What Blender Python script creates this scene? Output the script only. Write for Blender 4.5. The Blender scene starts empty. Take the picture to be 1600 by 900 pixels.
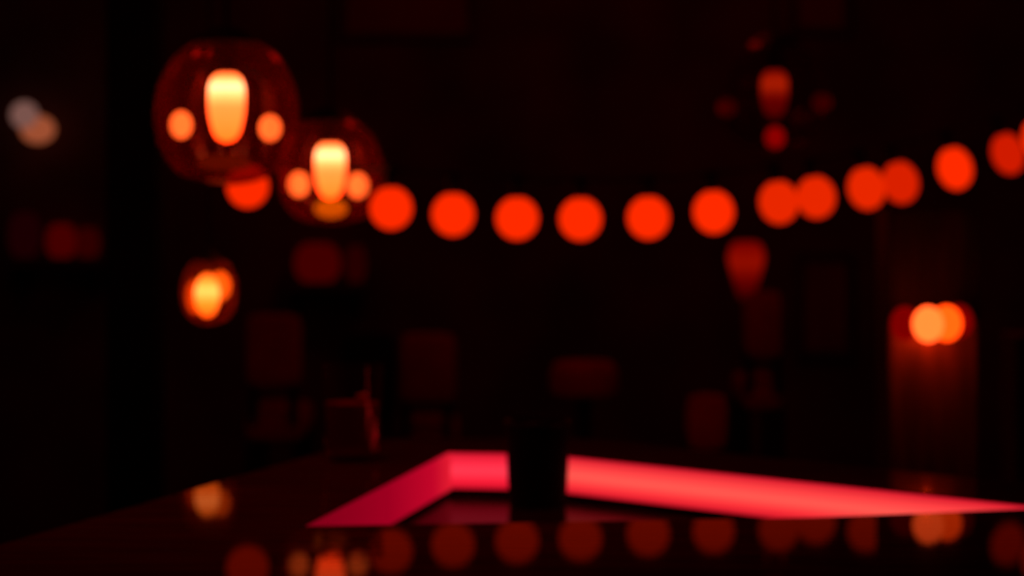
import bpy, bmesh, math, random
from mathutils import Vector, Matrix, Euler
random.seed(7)
scene = bpy.context.scene
C = scene.collection
PI = math.pi

# ------------------------------------------------------------------ camera
CZ = 1.41            # eye height, sitting at the bar
F = 85 / 36 * 1600   # focal length in pixels of a 1600 px wide frame
HOR = 300            # horizon row
cam_data = bpy.data.cameras.new('camera')
cam = bpy.data.objects.new('camera', cam_data)
C.objects.link(cam)
cam.location = (0, 0, CZ)
cam.rotation_euler = (PI / 2, 0, 0)
cam_data.lens = 85
cam_data.sensor_width = 36
cam_data.shift_y = -(450 - HOR) / 1600
cam_data.clip_start = 0.05
cam_data.dof.use_dof = True
cam_data.dof.focus_distance = 1.8
cam_data.dof.aperture_fstop = 5.6
scene.camera = cam

# ------------------------------------------------------------------ world, exposure
world = bpy.data.worlds.new('night')
scene.world = world
world.use_nodes = True
world.node_tree.nodes['Background'].inputs[0].default_value = (0.02, 0.001, 0.001, 1)
world.node_tree.nodes['Background'].inputs[1].default_value = 0.05
vs = scene.view_settings
scene.display_settings.display_device = 'sRGB'
vs.view_transform = 'Standard'
vs.look = 'None'
vs.gamma = 1
vs.use_curve_mapping = False
vs.exposure = 0
scene.cycles.use_denoising = True
scene.cycles.transparent_max_bounces = 40
scene.cycles.max_bounces = 10
scene.cycles.sample_clamp_indirect = 4
scene.cycles.use_adaptive_sampling = False


def point_light(name, loc, color, watts, radius=0.06):
    l = bpy.data.lights.new(name, 'POINT')
    l.energy = watts
    l.color = color
    l.shadow_soft_size = radius
    o = bpy.data.objects.new(name, l)
    o.location = loc
    C.objects.link(o)
    return o


# added red fill lights under the ceiling, no fixtures, out of the picture
RED = (1.0, 0.02, 0.01)
point_light('ceiling_glow', (0.3, 6.3, 2.62), RED, 3.2, 0.1)
point_light('ceiling_glow', (-0.9, 4.0, 2.62), RED, 2.2, 0.1)
point_light('ceiling_glow', (1.6, 4.2, 2.62), RED, 1.0, 0.1)


# an added red fill spot to lift the left arm of the bar, above the picture
sl = bpy.data.lights.new('bar_downlight', 'SPOT')
sl.energy = 14
sl.color = RED
sl.spot_size = math.radians(62)
sl.spot_blend = 1.0
sl.shadow_soft_size = 0.05
so = bpy.data.objects.new('bar_downlight', sl)
so.location = (-0.28, 2.85, 2.7)
C.objects.link(so)


# ------------------------------------------------------------------ helpers
def at(px, py, d):
    """the point at distance d seen at picture position (px, py)"""
    return Vector(((px - 800) / F * d, d, CZ - (py - HOR) / F * d))


def tag(o, label=None, cat=None, group=None, kind=None):
    if label: o['label'] = label
    if cat: o['category'] = cat
    if group: o['group'] = group
    if kind: o['kind'] = kind
    return o


def thing(name, label, cat, loc=(0, 0, 0), group=None, rz=0):
    o = bpy.data.objects.new(name, None)
    o.empty_display_size = 0.05
    o.location = loc
    o.rotation_euler = (0, 0, rz)
    C.objects.link(o)
    return tag(o, label, cat, group)


def obj(name, bm, mat, parent=None, smooth=True, loc=None, rot=None):
    me = bpy.data.meshes.new(name)
    bmesh.ops.recalc_face_normals(bm, faces=bm.faces[:])
    bm.to_mesh(me)
    bm.free()
    if smooth:
        for p in me.polygons: p.use_smooth = True
        me.set_sharp_from_angle(angle=math.radians(40))
    me.materials.append(mat)
    o = bpy.data.objects.new(name, me)
    C.objects.link(o)
    if parent: o.parent = parent
    if loc is not None: o.location = loc
    if rot is not None: o.rotation_euler = rot
    return o


def add_box(bm, lo, hi, bevel=0.0):
    r = bmesh.ops.create_cube(bm, size=1)
    v = r['verts']
    c = [(a + b) / 2 for a, b in zip(lo, hi)]
    s = [abs(b - a) for a, b in zip(lo, hi)]
    for q in v: q.co = Vector((c[0] + q.co.x * s[0], c[1] + q.co.y * s[1], c[2] + q.co.z * s[2]))
    if bevel:
        e = list({e for q in v for e in q.link_edges})
        bmesh.ops.bevel(bm, geom=e, offset=bevel, segments=2, affect='EDGES', profile=0.6)
    return bm


def box(lo, hi, bevel=0.0):
    return add_box(bmesh.new(), lo, hi, bevel)


def add_lathe(bm, prof, seg=32, flutes=0, depth=0.0, c=(0, 0, 0)):
    """prof: (radius, z) pairs; radius 0 closes the end"""
    rings = []
    for r, z in prof:
        if r <= 1e-6:
            rings.append([bm.verts.new((c[0], c[1], c[2] + z))])
        else:
            ring = []
            for i in range(seg):
                a = 2 * PI * i / seg
                rr = r * (1 + depth * math.cos(flutes * a)) if flutes else r
                ring.append(bm.verts.new((c[0] + rr * math.cos(a), c[1] + rr * math.sin(a), c[2] + z)))
            rings.append(ring)
    for A, B in zip(rings, rings[1:]):
        if len(A) == 1 and len(B) == 1: continue
        for i in range(seg):
            j = (i + 1) % seg
            if len(A) == 1: bm.faces.new((A[0], B[i], B[j]))
            elif len(B) == 1: bm.faces.new((A[i], B[0], A[j]))
            else: bm.faces.new((A[i], B[i], B[j], A[j]))
    return bm


def lathe(prof, seg=32, flutes=0, depth=0.0):
    return add_lathe(bmesh.new(), prof, seg, flutes, depth)


def smooth_prof(pts, n=6):
    """Catmull-Rom through (r, z) points"""
    out = []
    P = [pts[0]] + list(pts) + [pts[-1]]
    for i in range(1, len(P) - 2):
        p0, p1, p2, p3 = P[i - 1], P[i], P[i + 1], P[i + 2]
        for k in range(n):
            t = k / n
            q = []
            for a in (0, 1):
                q.append(0.5 * ((2 * p1[a]) + (-p0[a] + p2[a]) * t + (2 * p0[a] - 5 * p1[a] + 4 * p2[a] - p3[a]) * t * t
                                + (-p0[a] + 3 * p1[a] - 3 * p2[a] + p3[a]) * t ** 3))
            out.append((max(q[0], 0), q[1]))
    out.append(pts[-1])
    return out


def ellipsoid(rx, ry, rz, u=28, v=18):
    bm = bmesh.new()
    bmesh.ops.create_uvsphere(bm, u_segments=u, v_segments=v, radius=1)
    for q in bm.verts: q.co = Vector((q.co.x * rx, q.co.y * ry, q.co.z * rz))
    return bm


def add_tube(bm, path, r, seg=8):
    path = [Vector(p) for p in path]
    rings = []
    for i, p in enumerate(path):
        t = (path[min(i + 1, len(path) - 1)] - path[max(i - 1, 0)]).normalized()
        up = Vector((0, 0, 1)) if abs(t.z) < 0.9 else Vector((0, 1, 0))
        a = t.cross(up).normalized()
        b = a.cross(t)
        rings.append([bm.verts.new(p + r * (math.cos(2 * PI * k / seg) * a + math.sin(2 * PI * k / seg) * b)) for k in range(seg)])
    for A, B in zip(rings, rings[1:]):
        for k in range(seg):
            bm.faces.new((A[k], A[(k + 1) % seg], B[(k + 1) % seg], B[k]))
    bm.faces.new(rings[0])
    bm.faces.new(rings[-1])
    return bm


def tube(path, r, seg=8):
    return add_tube(bmesh.new(), path, r, seg)


def prism(poly, z0, z1):
    bm = bmesh.new()
    a = [bm.verts.new((x, y, z0)) for x, y in poly]
    b = [bm.verts.new((x, y, z1)) for x, y in poly]
    n = len(poly)
    bm.faces.new(a)
    bm.faces.new(b)
    for i in range(n):
        bm.faces.new((a[i], a[(i + 1) % n], b[(i + 1) % n], b[i]))
    return bm


# ------------------------------------------------------------------ materials
def newmat(name):
    m = bpy.data.materials.new(name)
    m.use_nodes = True
    nt = m.node_tree
    nt.nodes.clear()
    out = nt.nodes.new('ShaderNodeOutputMaterial')
    return m, nt, out


def surface(name, col, col2=None, scale=6, rough=0.5, spec=0.3, bump=0.0, stretch=(1, 1, 1), metal=0.0, ior=1.45):
    m, nt, out = newmat(name)
    p = nt.nodes.new('ShaderNodeBsdfPrincipled')
    p.inputs['Roughness'].default_value = rough
    p.inputs['Specular IOR Level'].default_value = spec
    p.inputs['Metallic'].default_value = metal
    p.inputs['IOR'].default_value = ior
    tc = nt.nodes.new('ShaderNodeTexCoord')
    mp = nt.nodes.new('ShaderNodeMapping')
    mp.inputs['Scale'].default_value = stretch
    nz = nt.nodes.new('ShaderNodeTexNoise')
    nz.inputs['Scale'].default_value = scale
    nz.inputs['Detail'].default_value = 6
    rp = nt.nodes.new('ShaderNodeValToRGB')
    rp.color_ramp.elements[0].position = 0.35
    rp.color_ramp.elements[1].position = 0.7
    rp.color_ramp.elements[0].color = (*col, 1)
    rp.color_ramp.elements[1].color = (*(col2 or col), 1)
    nt.links.new(tc.outputs['Object'], mp.inputs['Vector'])
    nt.links.new(mp.outputs['Vector'], nz.inputs['Vector'])
    nt.links.new(nz.outputs['Fac'], rp.inputs['Fac'])
    nt.links.new(rp.outputs['Color'], p.inputs['Base Color'])
    if bump:
        b = nt.nodes.new('ShaderNodeBump')
        b.inputs['Strength'].default_value = bump
        b.inputs['Distance'].default_value = 0.01
        nt.links.new(nz.outputs['Fac'], b.inputs['Height'])
        nt.links.new(b.outputs['Normal'], p.inputs['Normal'])
    nt.links.new(p.outputs['BSDF'], out.inputs['Surface'])
    return m


def glow(name, col, strength=1.0):
    m, nt, out = newmat(name)
    e = nt.nodes.new('ShaderNodeEmission')
    e.inputs['Color'].default_value = (*col, 1)
    e.inputs['Strength'].default_value = strength
    nt.links.new(e.outputs['Emission'], out.inputs['Surface'])
    return m


def glow_ramp(name, axis, stops, strength=1.0, lo=0.0, hi=1.0):
    """light given off varies along one generated axis (a filament or strip inside a frosted cover)"""
    m, nt, out = newmat(name)
    e = nt.nodes.new('ShaderNodeEmission')
    e.inputs['Strength'].default_value = strength
    tc = nt.nodes.new('ShaderNodeTexCoord')
    sp = nt.nodes.new('ShaderNodeSeparateXYZ')
    rp = nt.nodes.new('ShaderNodeValToRGB')
    els = rp.color_ramp.elements
    while len(els) < len(stops): els.new(0.5)
    for k, (pos, col) in enumerate(stops):
        els[k].position = pos
        els[k].color = (*col, 1)
    nt.links.new(tc.outputs['Generated'], sp.inputs['Vector'])
    nt.links.new(sp.outputs[axis], rp.inputs['Fac'])
    nt.links.new(rp.outputs['Color'], e.inputs['Color'])
    nt.links.new(e.outputs['Emission'], out.inputs['Surface'])
    return m


def thin_glass(name, tint, body, body_amt, gloss=0.06, rough=0.05):
    m, nt, out = newmat(name)
    tr = nt.nodes.new('ShaderNodeBsdfTransparent')
    tr.inputs['Color'].default_value = (*tint, 1)
    df = nt.nodes.new('ShaderNodeBsdfDiffuse')
    df.inputs['Color'].default_value = (*body, 1)
    tl = nt.nodes.new('ShaderNodeBsdfTranslucent')
    tl.inputs['Color'].default_value = (*body, 1)
    mx0 = nt.nodes.new('ShaderNodeMixShader')
    nt.links.new(df.outputs[0], mx0.inputs[1])
    nt.links.new(tl.outputs[0], mx0.inputs[2])
    mx1 = nt.nodes.new('ShaderNodeMixShader')
    lb = nt.nodes.new('ShaderNodeLayerWeight')
    lb.inputs['Blend'].default_value = 0.4
    mr = nt.nodes.new('ShaderNodeMapRange')
    mr.inputs['To Min'].default_value = body_amt * 0.45
    mr.inputs['To Max'].default_value = body_amt * 1.9
    nt.links.new(lb.outputs['Facing'], mr.inputs['Value'])
    nt.links.new(mr.outputs['Result'], mx1.inputs[0])
    nt.links.new(tr.outputs[0], mx1.inputs[1])
    nt.links.new(mx0.outputs[0], mx1.inputs[2])
    gl = nt.nodes.new('ShaderNodeBsdfGlossy')
    gl.inputs['Roughness'].default_value = rough
    gl.inputs['Color'].default_value = (1, 0.5, 0.4, 1)
    lw = nt.nodes.new('ShaderNodeLayerWeight')
    lw.inputs['Blend'].default_value = 0.25
    ml = nt.nodes.new('ShaderNodeMath')
    ml.operation = 'MULTIPLY'
    ml.inputs[1].default_value = gloss
    nt.links.new(lw.outputs['Facing'], ml.inputs[0])
    mx2 = nt.nodes.new('ShaderNodeMixShader')
    nt.links.new(ml.outputs[0], mx2.inputs[0])
    nt.links.new(mx1.outputs[0], mx2.inputs[1])
    nt.links.new(gl.outputs[0], mx2.inputs[2])
    nt.links.new(mx2.outputs[0], out.inputs['Surface'])
    return m


M = {}
M['wall'] = surface('dark_plaster', (0.10, 0.05, 0.05), (0.19, 0.09, 0.09), 3, 0.8, 0.2, 0.2)
M['floor'] = surface('dark_floorboards', (0.03, 0.02, 0.016), (0.06, 0.035, 0.025), 5, 0.5, 0.2, 0.1, (1, 8, 1))
M['ceiling'] = surface('black_ceiling', (0.02, 0.015, 0.015), (0.03, 0.02, 0.02), 4, 0.9, 0.1)
M['post'] = surface('dark_timber', (0.05, 0.03, 0.025), (0.11, 0.06, 0.045), 9, 0.6, 0.2, 0.15, (6, 6, 0.6))
M['black'] = surface('matte_black', (0.006, 0.005, 0.005), (0.012, 0.01, 0.01), 20, 0.7, 0.05)
M['black_metal'] = surface('black_metal', (0.012, 0.01, 0.01), (0.02, 0.017, 0.016), 30, 0.45, 0.2)
M['cable'] = surface('black_cable', (0.008, 0.007, 0.007), (0.014, 0.012, 0.012), 30, 0.7, 0.1)
M['counter'] = surface('polished_dark_counter', (0.05, 0.02, 0.015), (0.10, 0.04, 0.03), 7, 0.03, 0.5, 0, (1, 9, 1), 0, 1.025)
M['well_floor'] = surface('dark_steel_floor', (0.02, 0.012, 0.012), (0.03, 0.018, 0.018), 14, 0.16, 0.5, 0, (1, 1, 1), 0, 1.04)
M['carcass'] = surface('stained_bar_front', (0.03, 0.016, 0.012), (0.06, 0.03, 0.02), 6, 0.5, 0.3, 0.1, (4, 4, 0.7))
M['velvet'] = surface('red_velvet', (0.45, 0.02, 0.03), (0.6, 0.04, 0.05), 18, 0.9, 0.1, 0.1)
M['frame'] = surface('dark_frame', (0.07, 0.04, 0.03), (0.11, 0.06, 0.045), 12, 0.5, 0.2)
M['picture'] = surface('faded_red_print', (0.2, 0.05, 0.05), (0.4, 0.1, 0.08), 2.5, 0.7, 0.2)
M['shade_glass'] = thin_glass('smoked_red_glass', (0.74, 0.52, 0.44), (0.8, 0.02, 0.003), 0.03, 0.3, 0.12)
M['amber_glass'] = thin_glass('amber_glass', (0.9, 0.5, 0.3), (0.9, 0.12, 0.02), 0.10, 0.2, 0.15)
M['clear_glass'] = thin_glass('clear_glass', (0.9, 0.8, 0.8), (0.6, 0.1, 0.1), 0.03, 0.5, 0.03)
M['drink'] = thin_glass('red_drink', (0.5, 0.12, 0.1), (0.8, 0.01, 0.03), 0.5, 0.1, 0.1)
M['stirrer'] = surface('red_plastic', (0.9, 0.01, 0.03), (0.95, 0.015, 0.04), 10, 0.4, 0.2)
M['flame_bulb'] = glow_ramp('filament_bulb_light', 'Z', [
    (0.0, (14.0, 1.0, 0.09)), (0.25, (14.0, 1.3, 0.22)), (0.5, (10.0, 1.5, 0.35)), (0.64, (11.0, 3.0, 1.0)),
    (0.78, (12.0, 5.6, 3.2)), (0.89, (9.0, 2.6, 0.7)), (1.0, (4.0, 0.3, 0.02))])
M['side_bulb'] = glow('side_bulb_light', (1.7, 0.42, 0.045))  # side and under glows stand for reflections in the pendant glass
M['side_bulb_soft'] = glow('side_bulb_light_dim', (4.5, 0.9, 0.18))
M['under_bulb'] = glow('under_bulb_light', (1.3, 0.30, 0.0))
M['dim_bulb'] = glow_ramp('dim_bulb_light', 'Z', [
    (0.0, (0.10, 0.0, 0.0)), (0.4, (0.22, 0.001, 0.0)), (0.7, (0.75, 0.035, 0.002)), (1.0, (0.3, 0.0, 0.0))])
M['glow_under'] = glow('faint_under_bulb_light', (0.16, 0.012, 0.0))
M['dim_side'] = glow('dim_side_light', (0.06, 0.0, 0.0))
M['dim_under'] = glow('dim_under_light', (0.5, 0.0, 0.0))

# ------------------------------------------------------------------ the room
XL, XR, Y0, Y1, ZC = -3.2, 3.2, -1.2, 8.0, 2.8
def struct(name, bm, m): return tag(obj(name, bm, m, None, False), kind='structure')
struct('floor', box((XL - .1, Y0 - .1, -0.1), (XR + .1, Y1 + .1, 0)), M['floor'])
struct('ceiling', box((XL - .1, Y0 - .1, ZC), (XR + .1, Y1 + .1, ZC + .1)), M['ceiling'])
struct('wall_back', box((XL - .1, Y1, 0), (XR + .1, Y1 + .1, ZC)), M['wall'])
struct('wall_front', box((XL - .1, Y0 - .1, 0), (XR + .1, Y0, ZC)), M['wall'])
struct('wall_left', box((XL - .1, Y0, 0), (XL, Y1, ZC)), M['wall'])
struct('wall_right', box((XR, Y0, 0), (XR + .1, Y1, ZC)), M['wall'])
struct('baseboard_back', box((XL, Y1 - .02, 0), (XR, Y1, .14), .004), M['frame'])


def post(px0, px1, d, depth, mat, top=ZC):
    a, b = at(px0, 0, d).x, at(px1, 0, d).x
    bm = box((a, d, 0), (b, d + depth, top), 0.006)
    return tag(obj('trim', bm, mat, None, False), kind='structure')


p1 = post(165, 246, 4.72, 0.10, M['black'])
p1.name = 'trim_1'
p2 = post(1388, 1530, 3.90, 0.14, M['post'], at(0, 326, 3.9).z)
p2.name = 'trim_2'
p3 = post(1588, 1700, 4.6, 0.16, M['post'], at(0, 525, 4.6).z)
p3.name = 'trim_3'

# ------------------------------------------------------------------ the bar with its lit well
BZ = 1.05
outer = [(-.752, 1.7), (-.21, 3.53), (.10, 3.54), (.95, 2.66), (1.3, 1.7)]
inner = [(-.227, 2.606), (-.089, 3.358), (.044, 3.336), (.621, 2.759), (.333, 2.677)]
bar = thing('bar_counter', 'polished dark bar counter around a sunken well lit by pink light strips', 'bar', (0.2, 2.6, 0))
off = Vector((-0.2, -2.6, 0))


def bar_part(name, bm, mat, smooth=False):
    bmesh.ops.translate(bm, verts=bm.verts, vec=off)
    return obj(name, bm, mat, bar, smooth)


bm = bmesh.new()
n = 5
lay = {}
for z in (BZ, BZ - 0.035):
    lay[z] = ([bm.verts.new((x, y, z)) for x, y in outer], [bm.verts.new((x, y, z)) for x, y in inner])
for z in lay:
    o_, i_ = lay[z]
    for k in range(n):
        bm.faces.new((o_[k], o_[(k + 1) % n], i_[(k + 1) % n], i_[k]))
(ot, it), (ob, ib) = lay[BZ], lay[BZ - 0.035]
for k in range(n):
    bm.faces.new((ot[k], ot[(k + 1) % n], ob[(k + 1) % n], ob[k]))
    bm.faces.new((it[k], it[(k + 1) % n], ib[(k + 1) % n], ib[k]))
edges = [e for e in bm.edges if abs(e.verts[0].co.z - BZ) < 1e-6 and abs(e.verts[1].co.z - BZ) < 1e-6 and len(e.link_faces) == 2
         and any(abs(f.normal.z) < .5 or True for f in e.link_faces)
         and any(all(abs(v.co.z - BZ) < 1e-6 for v in f.verts) for f in e.link_faces)
         and any(not all(abs(v.co.z - BZ) < 1e-6 for v in f.verts) for f in e.link_faces)]
bmesh.ops.bevel(bm, geom=edges, offset=0.0025, segments=2, affect='EDGES')
bar_part('countertop', bm, M['counter'])
FZ = BZ - 0.062
# well walls and floor
bm = bmesh.new()
a = [bm.verts.new((x, y, BZ - 0.035)) for x, y in inner]
b = [bm.verts.new((x, y, FZ)) for x, y in inner]
cen = Vector((.16, 2.95, 0))
a2 = [bm.verts.new((v.co + (v.co - cen).normalized() * 0.02).xy[:] + (BZ - 0.035,)) for v in a]
b2 = [bm.verts.new((v.co + (v.co - cen).normalized() * 0.02).xy[:] + (FZ,)) for v in b]
for k in range(n):
    j = (k + 1) % n
    bm.faces.new((a[k], a[j], b[j], b[k]))
    bm.faces.new((a2[k], a2[j], b2[j], b2[k]))
    bm.faces.new((a[k], a[j], a2[j], a2[k]))
    bm.faces.new((b[k], b[j], b2[j], b2[k]))
bar_part('well_wall', bm, M['black'])
bar_part('well_floor', prism([(x + (x - .16) * .1, y + (y - 2.95) * .1) for x, y in inner], FZ - 0.012, FZ), M['well_floor'])


def lit_panel(p, q, mat, z0, z1, t=0.005):
    """frosted diffuser on the wall of the well between two plan points"""
    p, q = Vector(p), Vector(q)
    dirn = (q - p).normalized()
    nrm = Vector((-dirn.y, dirn.x))
    c2 = Vector((.16, 2.95))
    if nrm.dot(c2 - p) < 0: nrm = -nrm
    L = (q - p).length
    bm = box((0, 0, z0 - z1), (L, t, 0), 0.0012)
    o = obj('light_panel', bm, mat, bar, False)
    o.matrix_local = Matrix.Translation(off) @ Matrix(((dirn.x, nrm.x, 0, p.x), (dirn.y, nrm.y, 0, p.y), (0, 0, 1, z1), (0, 0, 0, 1)))
    return o


def strip_mat(name, k, warm=1.0):
    return glow_ramp(name, 'Z', [
        (0.0, (0.62 * k, 0.004, 0.018)), (0.22, (1.0 * k, 0.03 * warm, 0.04)), (0.5, (1.15 * k, 0.105 * warm, 0.082)),
        (0.72, (1.05 * k, 0.06 * warm, 0.06)), (1.0, (0.70 * k, 0.006, 0.024))])


M['strip_right'] = strip_mat('pink_light_strip', 1.0)
M['strip_back'] = strip_mat('pink_light_strip_back', 0.98, 0.42)
M['strip_left'] = glow_ramp('crimson_light_strip', 'X', [  # dimming at a glancing view put into the glow, darkest at near end
    (0.0, (0.20, 0.0, 0.008)), (0.5, (0.34, 0.0, 0.014)), (0.85, (0.55, 0.002, 0.022)), (1.0, (0.8, 0.012, 0.03))])
A, B_, C_, D_ = inner[0], inner[1], inner[2], inner[3]
tag(lit_panel(A, B_, M['strip_left'], BZ - .053, BZ - .002), 'dim crimson light panel')
tag(lit_panel(B_, C_, M['strip_back'], BZ - .051, BZ - .002), 'short bright pink light panel')
tag(lit_panel(C_, D_, M['strip_right'], BZ - .051, BZ - .002), 'long bright pink light panel')
inset = [(x + (.2 - x) * .1, y + (2.6 - y) * .1) for x, y in outer]
bar_part('base_cabinet', prism(inset, 0, FZ - 0.013), M['carcass'])
bar_part('foot_rail', tube([(-.7, 1.72, .18), (1.2, 1.72, .18)], .018), M['black_metal'], True)
for xx in (-.4, .9):
    bar_part('rail_bracket', tube([(xx, 1.72, .18), (xx, 1.80, .18)], .010), M['black_metal'], True)

# black tumbler standing in the well
w = at(840, 0, 3.245)
t = thing('tumbler', 'black tumbler standing in the lit well between the two bright pink strips', 'cup', (w.x, 3.245, FZ))
obj('cup_body', lathe(smooth_prof([(0, 0), (.034, 0), (.038, .004), (.041, .05), (.0425, .105), (.0435, .112)], 4)
                      + [(.0405, .112), (.036, .02), (0, .018)], 32), M['black'], t)
obj('cup_rim', lathe([(.0405, .110), (.0440, .110), (.0445, .114), (.0425, .117), (.0405, .114), (.0405, .110)], 32), M['black_metal'], t)

# drinking glass on the left arm of the bar
w = at(550, 720, 3.24)
t = thing('drinking_glass', 'tall clear drinking glass with dark red drink on the left arm of the bar', 'glass', (w.x, 3.24, BZ))
obj('glass_body', lathe([(0, 0), (.034, 0), (.0355, .003), (.0395, .08), (.0425, .129), (.0405, .129), (.0375, .08), (.0325, .012), (0, .010)], 36, 12, .012), M['clear_glass'], t)
obj('drink', lathe([(0, .0105), (.0315, .0125), (.0362, .078), (0, .078)], 32), M['drink'], t)
obj('stirrer', tube([(.029, -.008, .014), (.013, -.010, .090)], .0075, 12), M['stirrer'], t)  # red rod added as the streak of strip light refracted in the glass

# ------------------------------------------------------------------ pendant lamps
def pendant(name, label, px, ptop, s, d, bulb, sides, under, mats, glow_pt=None):
    """s: size of the glass in picture pixels per profile unit; bulb: (top row, bottom row, half width)"""
    k = d / F
    org = at(px, ptop, d)
    t = thing(name, label, 'lamp', org, 'fluted glass pendant lamps')
    def loc(x, y): return Vector(((x - px) * k, 0, -(y - ptop) * k))
    prof = [(50, 0), (71, 17), (92, 43), (107, 80), (111, 120), (106, 155), (92, 185), (70, 208), (40, 221), (0, 226)]
    po = smooth_prof([(r * s * k, -z * s * k) for r, z in prof], 4)
    th = 0.002
    pi_ = [(max(r - th, 0), z + (th if r < 60 * s * k and z < -.5 * 226 * s * k else 0)) for r, z in po]
    pi_[-1] = (0, po[-1][1] + th)
    obj('glass_shade', lathe(po + pi_[::-1], 112, 14, .022), mats['shade'], t)
    obj('shade_cap', lathe([(0, .022), (.018, .022), (40 * s * k, .010), (52 * s * k, .002), (52 * s * k, -.004), (0, -.004)], 32), M['black_metal'], t)
    bt, bb, hw = bulb
    obj('socket', lathe([(0, -.004), (hw * k * .62, -.004), (hw * k * .62, -(bt - ptop) * k * .8), (hw * k * .45, -(bt - ptop + 6) * k), (0, -(bt - ptop + 6) * k)], 20), M['black_metal'], t)
    H = bb - bt
    bp = [(0, 0), (.36, -.015), (.66, -.065), (.87, -.14), (.98, -.25), (1, -.38), (.98, -.55), (.88, -.70), (.74, -.84), (.48, -.95), (0, -1)]
    o = obj('bulb', lathe(smooth_prof([(r * hw * k, z * H * k) for r, z in bp], 4), 32), mats['bulb'], t)
    o.location = loc(px, bt)
    for (x, y, rx, rz, m) in sides:  # reflections in the shade built as small glowing ellipsoids on added arms
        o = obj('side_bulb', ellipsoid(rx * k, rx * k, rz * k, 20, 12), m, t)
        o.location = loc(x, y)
        a_ = loc(x, y)
        obj('bulb_arm', tube([(math.copysign(hw * k * .5, a_.x), 0.004, loc(0, bt - 12).z), (a_.x * .8, 0.004, loc(0, bt + 10).z), (a_.x, 0.002, a_.z + rz * k * .95)], 0.0012, 6), M['black_metal'], t)
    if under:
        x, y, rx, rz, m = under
        o = obj('lower_bulb', ellipsoid(rx * k, rx * k, rz * k, 20, 12), m, t)  # bulb's reflection in the glass bottom, built as a glowing ellipsoid
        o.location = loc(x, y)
    obj('cord', tube([(0, 0, .02), (0, 0, ZC - org.z)], .003), M['cable'], t)
    return t


red_shade = {'shade': M['shade_glass'], 'bulb': M['flame_bulb']}
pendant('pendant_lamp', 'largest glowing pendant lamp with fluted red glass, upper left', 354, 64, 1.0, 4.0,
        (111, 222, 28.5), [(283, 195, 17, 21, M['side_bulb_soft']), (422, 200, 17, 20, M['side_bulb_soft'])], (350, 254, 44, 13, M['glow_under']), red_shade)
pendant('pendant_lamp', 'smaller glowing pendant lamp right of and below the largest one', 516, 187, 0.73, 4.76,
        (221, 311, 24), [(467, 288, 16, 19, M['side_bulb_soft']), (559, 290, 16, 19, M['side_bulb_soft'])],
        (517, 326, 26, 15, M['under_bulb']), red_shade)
M['dark_shade'] = thin_glass('dark_smoked_glass', (0.75, 0.6, 0.6), (0.5, 0.02, 0.02), 0.04, 0.2, 0.2)
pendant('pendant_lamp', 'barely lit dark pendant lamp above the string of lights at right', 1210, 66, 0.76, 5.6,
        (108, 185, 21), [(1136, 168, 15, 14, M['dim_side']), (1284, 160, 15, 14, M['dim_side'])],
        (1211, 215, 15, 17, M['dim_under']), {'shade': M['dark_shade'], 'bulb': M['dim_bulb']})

# ------------------------------------------------------------------ string of red globe bulbs
bulbs = [(387, 291, 33, 34, 0, 0), (611, 325, 33.5, 34, 0, 0), (708, 335, 33.5, 34, 0, 0),
         (808, 341, 33.5, 34, 0, 0), (907, 342, 33.5, 34, 0, 0), (1013, 340, 33, 34, 0, 0), (1115, 331, 32, 34, 4, 0),
         (1217, 316, 31, 34, 8, 1), (1275, 308, 30.5, 33.5, 10, 1), (1354, 294, 29, 34, 12, 1), (1407, 285, 28, 33.5, 14, 2),
         (1492, 263, 27, 34, 15, 0), (1575, 240, 25, 33, 18, 3), (1623, 219, 24, 33, 19, 0)]
def string_d(px): return 4.70 - .06 * min(1, max(0, (px - 387) / 224)) + .00000215 * max(0, px - 800) ** 2 if px < 1280 else 5.13 + (px - 1280) * .0012
G = 0.024
tone = [glow('red_globe_light', (1.02, G, 0)), glow('red_globe_light_dim', (0.82, G * .85, 0)),
        glow('red_globe_light_dimmer', (0.70, G * .6, 0)), glow('red_globe_light_dimmest', (0.63, G * .45, 0))]
o0 = at(808, 341, string_d(808))
st = thing('string_lights', 'string of glowing red globe bulbs sagging across the room', 'string lights', o0)
wire = []
for (px, py, rx, rz, tilt, tn) in bulbs:
    d = string_d(px)
    if px in (1275, 1407, 1575): d += 0.07
    k = d / F
    c = at(px, py, d) - o0
    R = Matrix.Rotation(math.radians(-tilt), 4, 'Y')
    b_ = obj('bulb', ellipsoid(rx * k, rx * k, rz * k, 32, 20), tone[tn], st)
    b_.location = c
    b_.rotation_euler = R.to_euler()
    up = R @ Vector((0, 0, 1))
    sk = obj('socket', lathe([(0, -.004), (.011, -.004), (.013, .006), (.013, .030), (.006, .036), (0, .036)], 16), M['cable'], st)
    sk.location = c + up * rz * k
    sk.rotation_euler = R.to_euler()
    wire.append(c + up * (rz * k + .036))
    if px == 387: wire.append(at(503, 262, 4.94) - o0)
pa = at(246, 215, 4.78) - o0
pb = Vector((XR, 6.4, 2.25)) - o0
pts = [pa] + wire + [pb]
dense = []
for i in range(len(pts) - 1):
    for q in range(5):
        u = q / 5
        m_ = pts[i].lerp(pts[i + 1], u)
        m_.z -= 0.006 * math.sin(PI * u)
        dense.append(m_)
dense.append(pts[-1])
obj('wire', tube(dense, .0035, 6), M['cable'], st)

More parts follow.
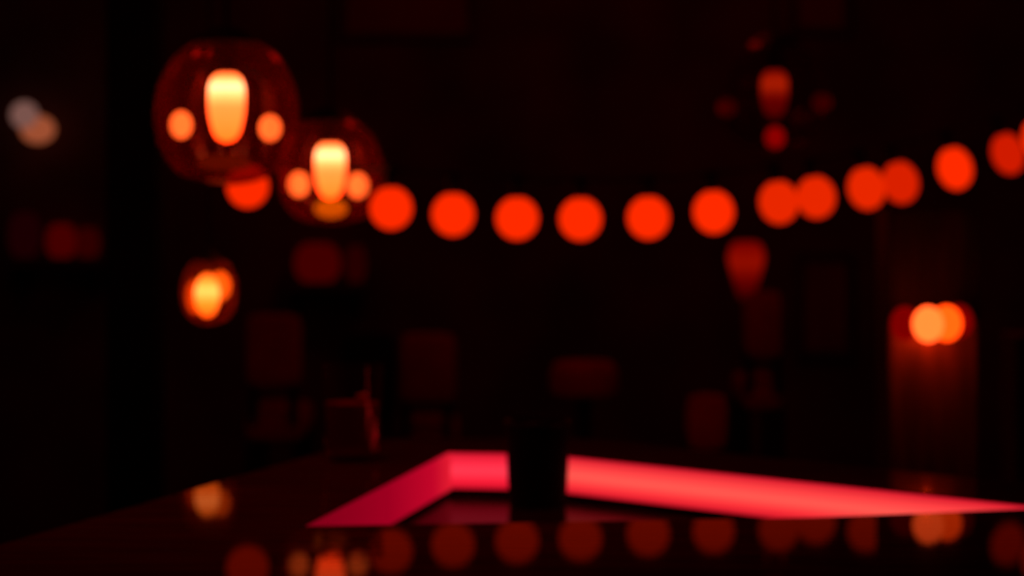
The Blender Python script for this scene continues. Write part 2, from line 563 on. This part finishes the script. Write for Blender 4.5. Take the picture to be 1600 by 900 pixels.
# ------------------------------------------------------------------ small hanging amber lantern
d = K_l = 4.29
k = d / F
o0 = at(327, 460, d)
t = thing('hanging_lantern', 'small round amber lantern glowing yellow and orange, below the largest pendant', 'lantern', o0)
def fl(name, px, py, rx, rz, dy, m):
    o = obj(name, ellipsoid(rx * k, rx * k * .8, rz * k, 22, 16), m, t)
    o.location = Vector(((px - 327) * k, dy, -(py - 460) * k))
    return o
M['fl_main'] = glow_ramp('lantern_flame_light', 'Z', [(0.0, (2.6, .30, .01)), (.35, (4.0, .8, .08)), (.62, (5.0, 1.7, .5)), (.8, (4.2, 1.0, .15)), (1, (2.4, .35, .02))])
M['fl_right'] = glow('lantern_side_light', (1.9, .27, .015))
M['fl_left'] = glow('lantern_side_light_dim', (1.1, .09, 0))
fl('flame_bulb', 325, 461, 19, 34, -.012, M['fl_main'])
fl('side_bulb', 343, 447, 16, 22, .012, M['fl_right'])
fl('side_bulb', 303, 464, 13, 26, .012, M['fl_left'])
gp = smooth_prof([(14 * k, 54 * k), (30 * k, 46 * k), (41 * k, 20 * k), (42 * k, -8 * k), (34 * k, -32 * k), (16 * k, -44 * k), (0, -47 * k)], 5)
obj('lantern_glass', lathe(gp, 36, 10, .01), M['amber_glass'], t)
obj('lantern_cap', lathe([(0, 72 * k), (5 * k, 72 * k), (8 * k, 60 * k), (18 * k, 54 * k), (18 * k, 51 * k), (0, 51 * k)], 24), M['black_metal'], t)
obj('cord', tube([(0, 0, 70 * k), (0, 0, ZC - o0.z)], .0025), M['cable'], t)

# ------------------------------------------------------------------ wall lamp on the right post: two globes, two reflections shaped as globes
d = 3.77
k = d / F
o0 = at(1462, 505, d)
t = thing('wall_lamp', 'wall lamp with two amber globes between two dim red ones on right post', 'lamp', o0)
M['globe_a'] = glow('amber_globe_light', (4.0, .30, .045))
M['globe_b'] = glow('orange_globe_light', (3.2, .155, .006))
M['globe_c'] = glow('dim_red_globe_light', (.19, 0, 0))  # outer pair: reflections in the glass, given a glow of their own
for (px, py, rx, rz, dy, m) in ((1445, 505, 24, 28, -.03, 'globe_a'), (1479, 505, 24, 28, .0, 'globe_b'),
                                (1419, 507, 23, 27, .03, 'globe_c'), (1505, 504, 23, 27, .04, 'globe_c')):
    o = obj('globe', ellipsoid(rx * k, rx * k, rz * k, 28, 18), M[m], t)  # the two with glint_c are reflections shaped as globes
    o.location = Vector(((px - 1462) * k, dy, -(py - 505) * k))
bm = box((-48 * k, .088, -12 * k), (48 * k, .1295, 12 * k), .003)
obj('back_plate', bm, M['black_metal'], t, False)
for (px, dy) in ((1445, -.03), (1479, 0), (1419, .03), (1505, .04)):
    x = (px - 1462) * k
    obj('lamp_arm', tube([(x, .09, -.002), (x, dy + .02, -.002)], .004), M['black_metal'], t)
pl = point_light('lamp_glow', o0 + Vector((0.003, .099, -.0195)), (1, .035, .002), 0.40, 0.006)

# ------------------------------------------------------------------ twin lamp far left
d = 7.9
k = d / F
o0 = at(50, 190, d)
t = thing('wall_lamp', 'twin pale wall lamp far left on the back wall', 'lamp', o0)
M['pale_a'] = glow('pale_globe_light', (.19, .085, .07))
M['pale_b'] = glow('tan_globe_light', (.33, .075, .03))
o = obj('globe', ellipsoid(21 * k, 21 * k, 21 * k), M['pale_a'], t)
o.location = (-9 * k, -.03, 10 * k)
o = obj('globe', ellipsoid(27 * k, 20 * k, 22 * k), M['pale_b'], t)
o.location = (9 * k, .0, -12 * k)
obj('back_plate', lathe([(0, 0), (.03, 0), (.03, .02), (0, .02)], 24), M['black_metal'], t, True, (0, .1, -.002), (PI / 2, 0, 0))
obj('lamp_arm', tube([(-9 * k, 0, 10 * k), (0, .09, 0), (9 * k, 0.01, -12 * k)], .006), M['black_metal'], t)

# ------------------------------------------------------------------ background: shelf with dim red votives
def wall_shelf(px0, px1, py, label, depth=.2):
    d = 7.9
    a, b = at(px0, py, d), at(px1, py, d)
    t = thing('wall_shelf', label, 'shelf', ((a.x + b.x) / 2, Y1, a.z))
    w_ = (b.x - a.x) / 2
    obj('shelf_board', box((-w_, -depth, -.03), (w_, 0, 0), .003), M['frame'], t, False)
    for s_ in (-1, 1):
        obj('bracket', box((s_ * w_ * .8 - .01, -depth * .8, -.11), (s_ * w_ * .8 + .01, 0, -.03), .002), M['black_metal'], t, False)
    return a.z, 7.9


def votive(px, z, rad_px, h_px, col, label, group=None, d=7.9):
    k = d / F
    t = thing('votive_holder', label, 'candle holder', ((px - 800) * k, d, z), group)
    r, h = rad_px * k, h_px * k
    obj('votive_glass', lathe(smooth_prof([(0, 0), (r * .55, 0), (r * .9, h * .2), (r, h * .5), (r * .85, h * .82), (r * .5, h)], 4) + [(r * .45, h), (r * .9, h * .6), (r * .7, h * .1), (0, h * .08)], 28),
        glow('red_votive_glass', col), t)
    obj('candle', lathe([(0, h * .1), (r * .5, h * .1), (r * .5, h * .5), (0, h * .5)], 16), M['velvet'], t)
    return t


z, _ = wall_shelf(20, 168, 402, 'dark wall shelf far left carrying dim red glasses')
votive(96, z, 23, 52, (.055, 0, 0), 'brighter dim red votive glass, middle of left wall shelf', 'votive glasses on the left shelf')
votive(137, z, 19, 46, (.026, 0, 0), 'darker red votive glass at right end of left wall shelf', 'votive glasses on the left shelf')
votive(38, z, 25, 70, (.010, 0, 0.0005), 'faintest red votive glass at left end of left wall shelf', 'votive glasses on the left shelf')
z, _ = wall_shelf(450, 570, 440, 'dark wall shelf behind the smaller glowing pendant')
votive(496, z, 36, 60, (.050, 0, 0), 'wide dim red votive bowl below the smaller glowing pendant', 'votive bowls behind pendant')
votive(556, z, 16, 56, (.018, 0, 0), 'narrow faint red votive right of the wide votive bowl', 'votive bowls behind pendant')

# red floor lamp behind the string, right of centre
d = 7.2
k = d / F
o0 = at(1166, 300, d)
t = thing('floor_lamp', 'dim red floor lamp with a tapering glass shade right of centre', 'lamp', (o0.x, d, 0))
zt = CZ - (380 - HOR) * k
zb = CZ - (468 - HOR) * k
M['red_shade'] = glow_ramp('red_lamp_shade', 'Z', [(0, (.03, 0, 0)), (.3, (.10, 0, 0)), (.65, (.28, .004, 0)), (1, (.16, 0, 0))])
obj('lamp_shade', lathe(smooth_prof([(10 * k, zb), (17 * k, zb + 20 * k), (26 * k, zb + 52 * k), (28 * k, zb + 70 * k), (20 * k, zt), (0, zt + .005)], 5), 28), M['red_shade'], t)
obj('pole', tube([(0, 0, .02), (0, 0, zb + .01)], .009), M['black_metal'], t)
obj('base', lathe([(0, 0), (.14, 0), (.14, .012), (.03, .025), (0, .025)], 32), M['black_metal'], t)


# upholstered high chairs
def chair(label, px, ptop, pw, ph, d, rz=0.0, mat='velvet', group='red upholstered bar chairs'):
    k = d / F
    top = at(px, ptop, d)
    w_, h_ = pw * k / 2, ph * k
    t = thing('bar_chair', label, 'chair', (top.x, d, 0), group, rz)
    sz = top.z - h_ - .06
    obj('backrest', box((-w_, -.035, top.z - h_), (w_, .035, top.z), .034), M[mat], t)
    obj('seat', box((-w_ * 1.05, -.02, sz - .08), (w_ * 1.05, .36, sz), .03), M[mat], t)
    for sx in (-1, 1):
        obj('back_post', box((sx * w_ * .7 - .012, -.02, sz - .04), (sx * w_ * .7 + .012, .005, top.z - h_ + .05), .003), M['black_metal'], t, False)
        for yy in (0.01, .32):
            obj('leg', tube([(sx * w_ * .9, yy, 0), (sx * w_ * .85, yy, sz - .07)], .014), M['black_metal'], t)
    obj('stretcher', tube([(-w_ * .9, .01, .28), (w_ * .9, .01, .28)], .009), M['black_metal'], t)
    return t


chair('red bar chair beyond the left arm of the bar', 428, 490, 88, 115, 6.2)
chair('red bar chair beyond the middle of the bar, left of the black tumbler', 668, 520, 90, 110, 6.6)
chair('red bar chair beyond the bar below the floor lamp', 1192, 455, 62, 105, 6.5)
chair('low red bar chair beyond the right arm of the bar', 1104, 615, 66, 90, 5.6)

chair('black bar chair seen behind the drinking glass', 576, 520, 84, 140, 5.7, 0, 'black', None)

# round red cushion stool
d = 6.0
k = d / F
o0 = at(912, 592, d)
t = thing('bar_stool', 'backless bar stool with red cushion beyond the bar, right of tumbler', 'stool', (o0.x, d, 0))
zs = o0.z
obj('cushion', lathe(smooth_prof([(0, zs - 28 * k), (46 * k, zs - 27 * k), (54 * k, zs), (44 * k, zs + 26 * k), (0, zs + 29 * k)], 5), 32), M['velvet'], t)
obj('stem', tube([(0, 0, .02), (0, 0, zs - 26 * k)], .02), M['black_metal'], t)
obj('base', lathe([(0, 0), (.2, 0), (.2, .012), (.03, .03), (0, .03)], 32), M['black_metal'], t)


# framed prints on the back wall
def picture(label, x0, y0, x1, y1):
    d = 7.96
    a, b = at(x0, y1, d), at(x1, y0, d)
    t = thing('framed_print', label, 'picture', ((a.x + b.x) / 2, Y1, a.z))
    w_, h_ = (b.x - a.x) / 2, b.z - a.z
    obj('print', box((-w_ + .02, -.014, .02), (w_ - .02, -.004, h_ - .02)), M['picture'], t, False)
    bm = bmesh.new()
    for lo, hi in (((-w_, -.03, 0), (w_, 0, .025)), ((-w_, -.03, h_ - .025), (w_, 0, h_)),
                   ((-w_, -.03, .025), (-w_ + .025, 0, h_ - .025)), ((w_ - .025, -.03, .025), (w_, 0, h_ - .025))):
        add_box(bm, lo, hi, .003)
    obj('frame', bm, M['frame'], t, False)


picture('wide framed print at the top of the back wall, left of centre', 530, -90, 742, 62)
picture('tall framed print on the back wall left of the right post', 1245, 395, 1335, 560)
picture('framed print at top of the back wall above the dark pendant', 1236, -80, 1330, 52)
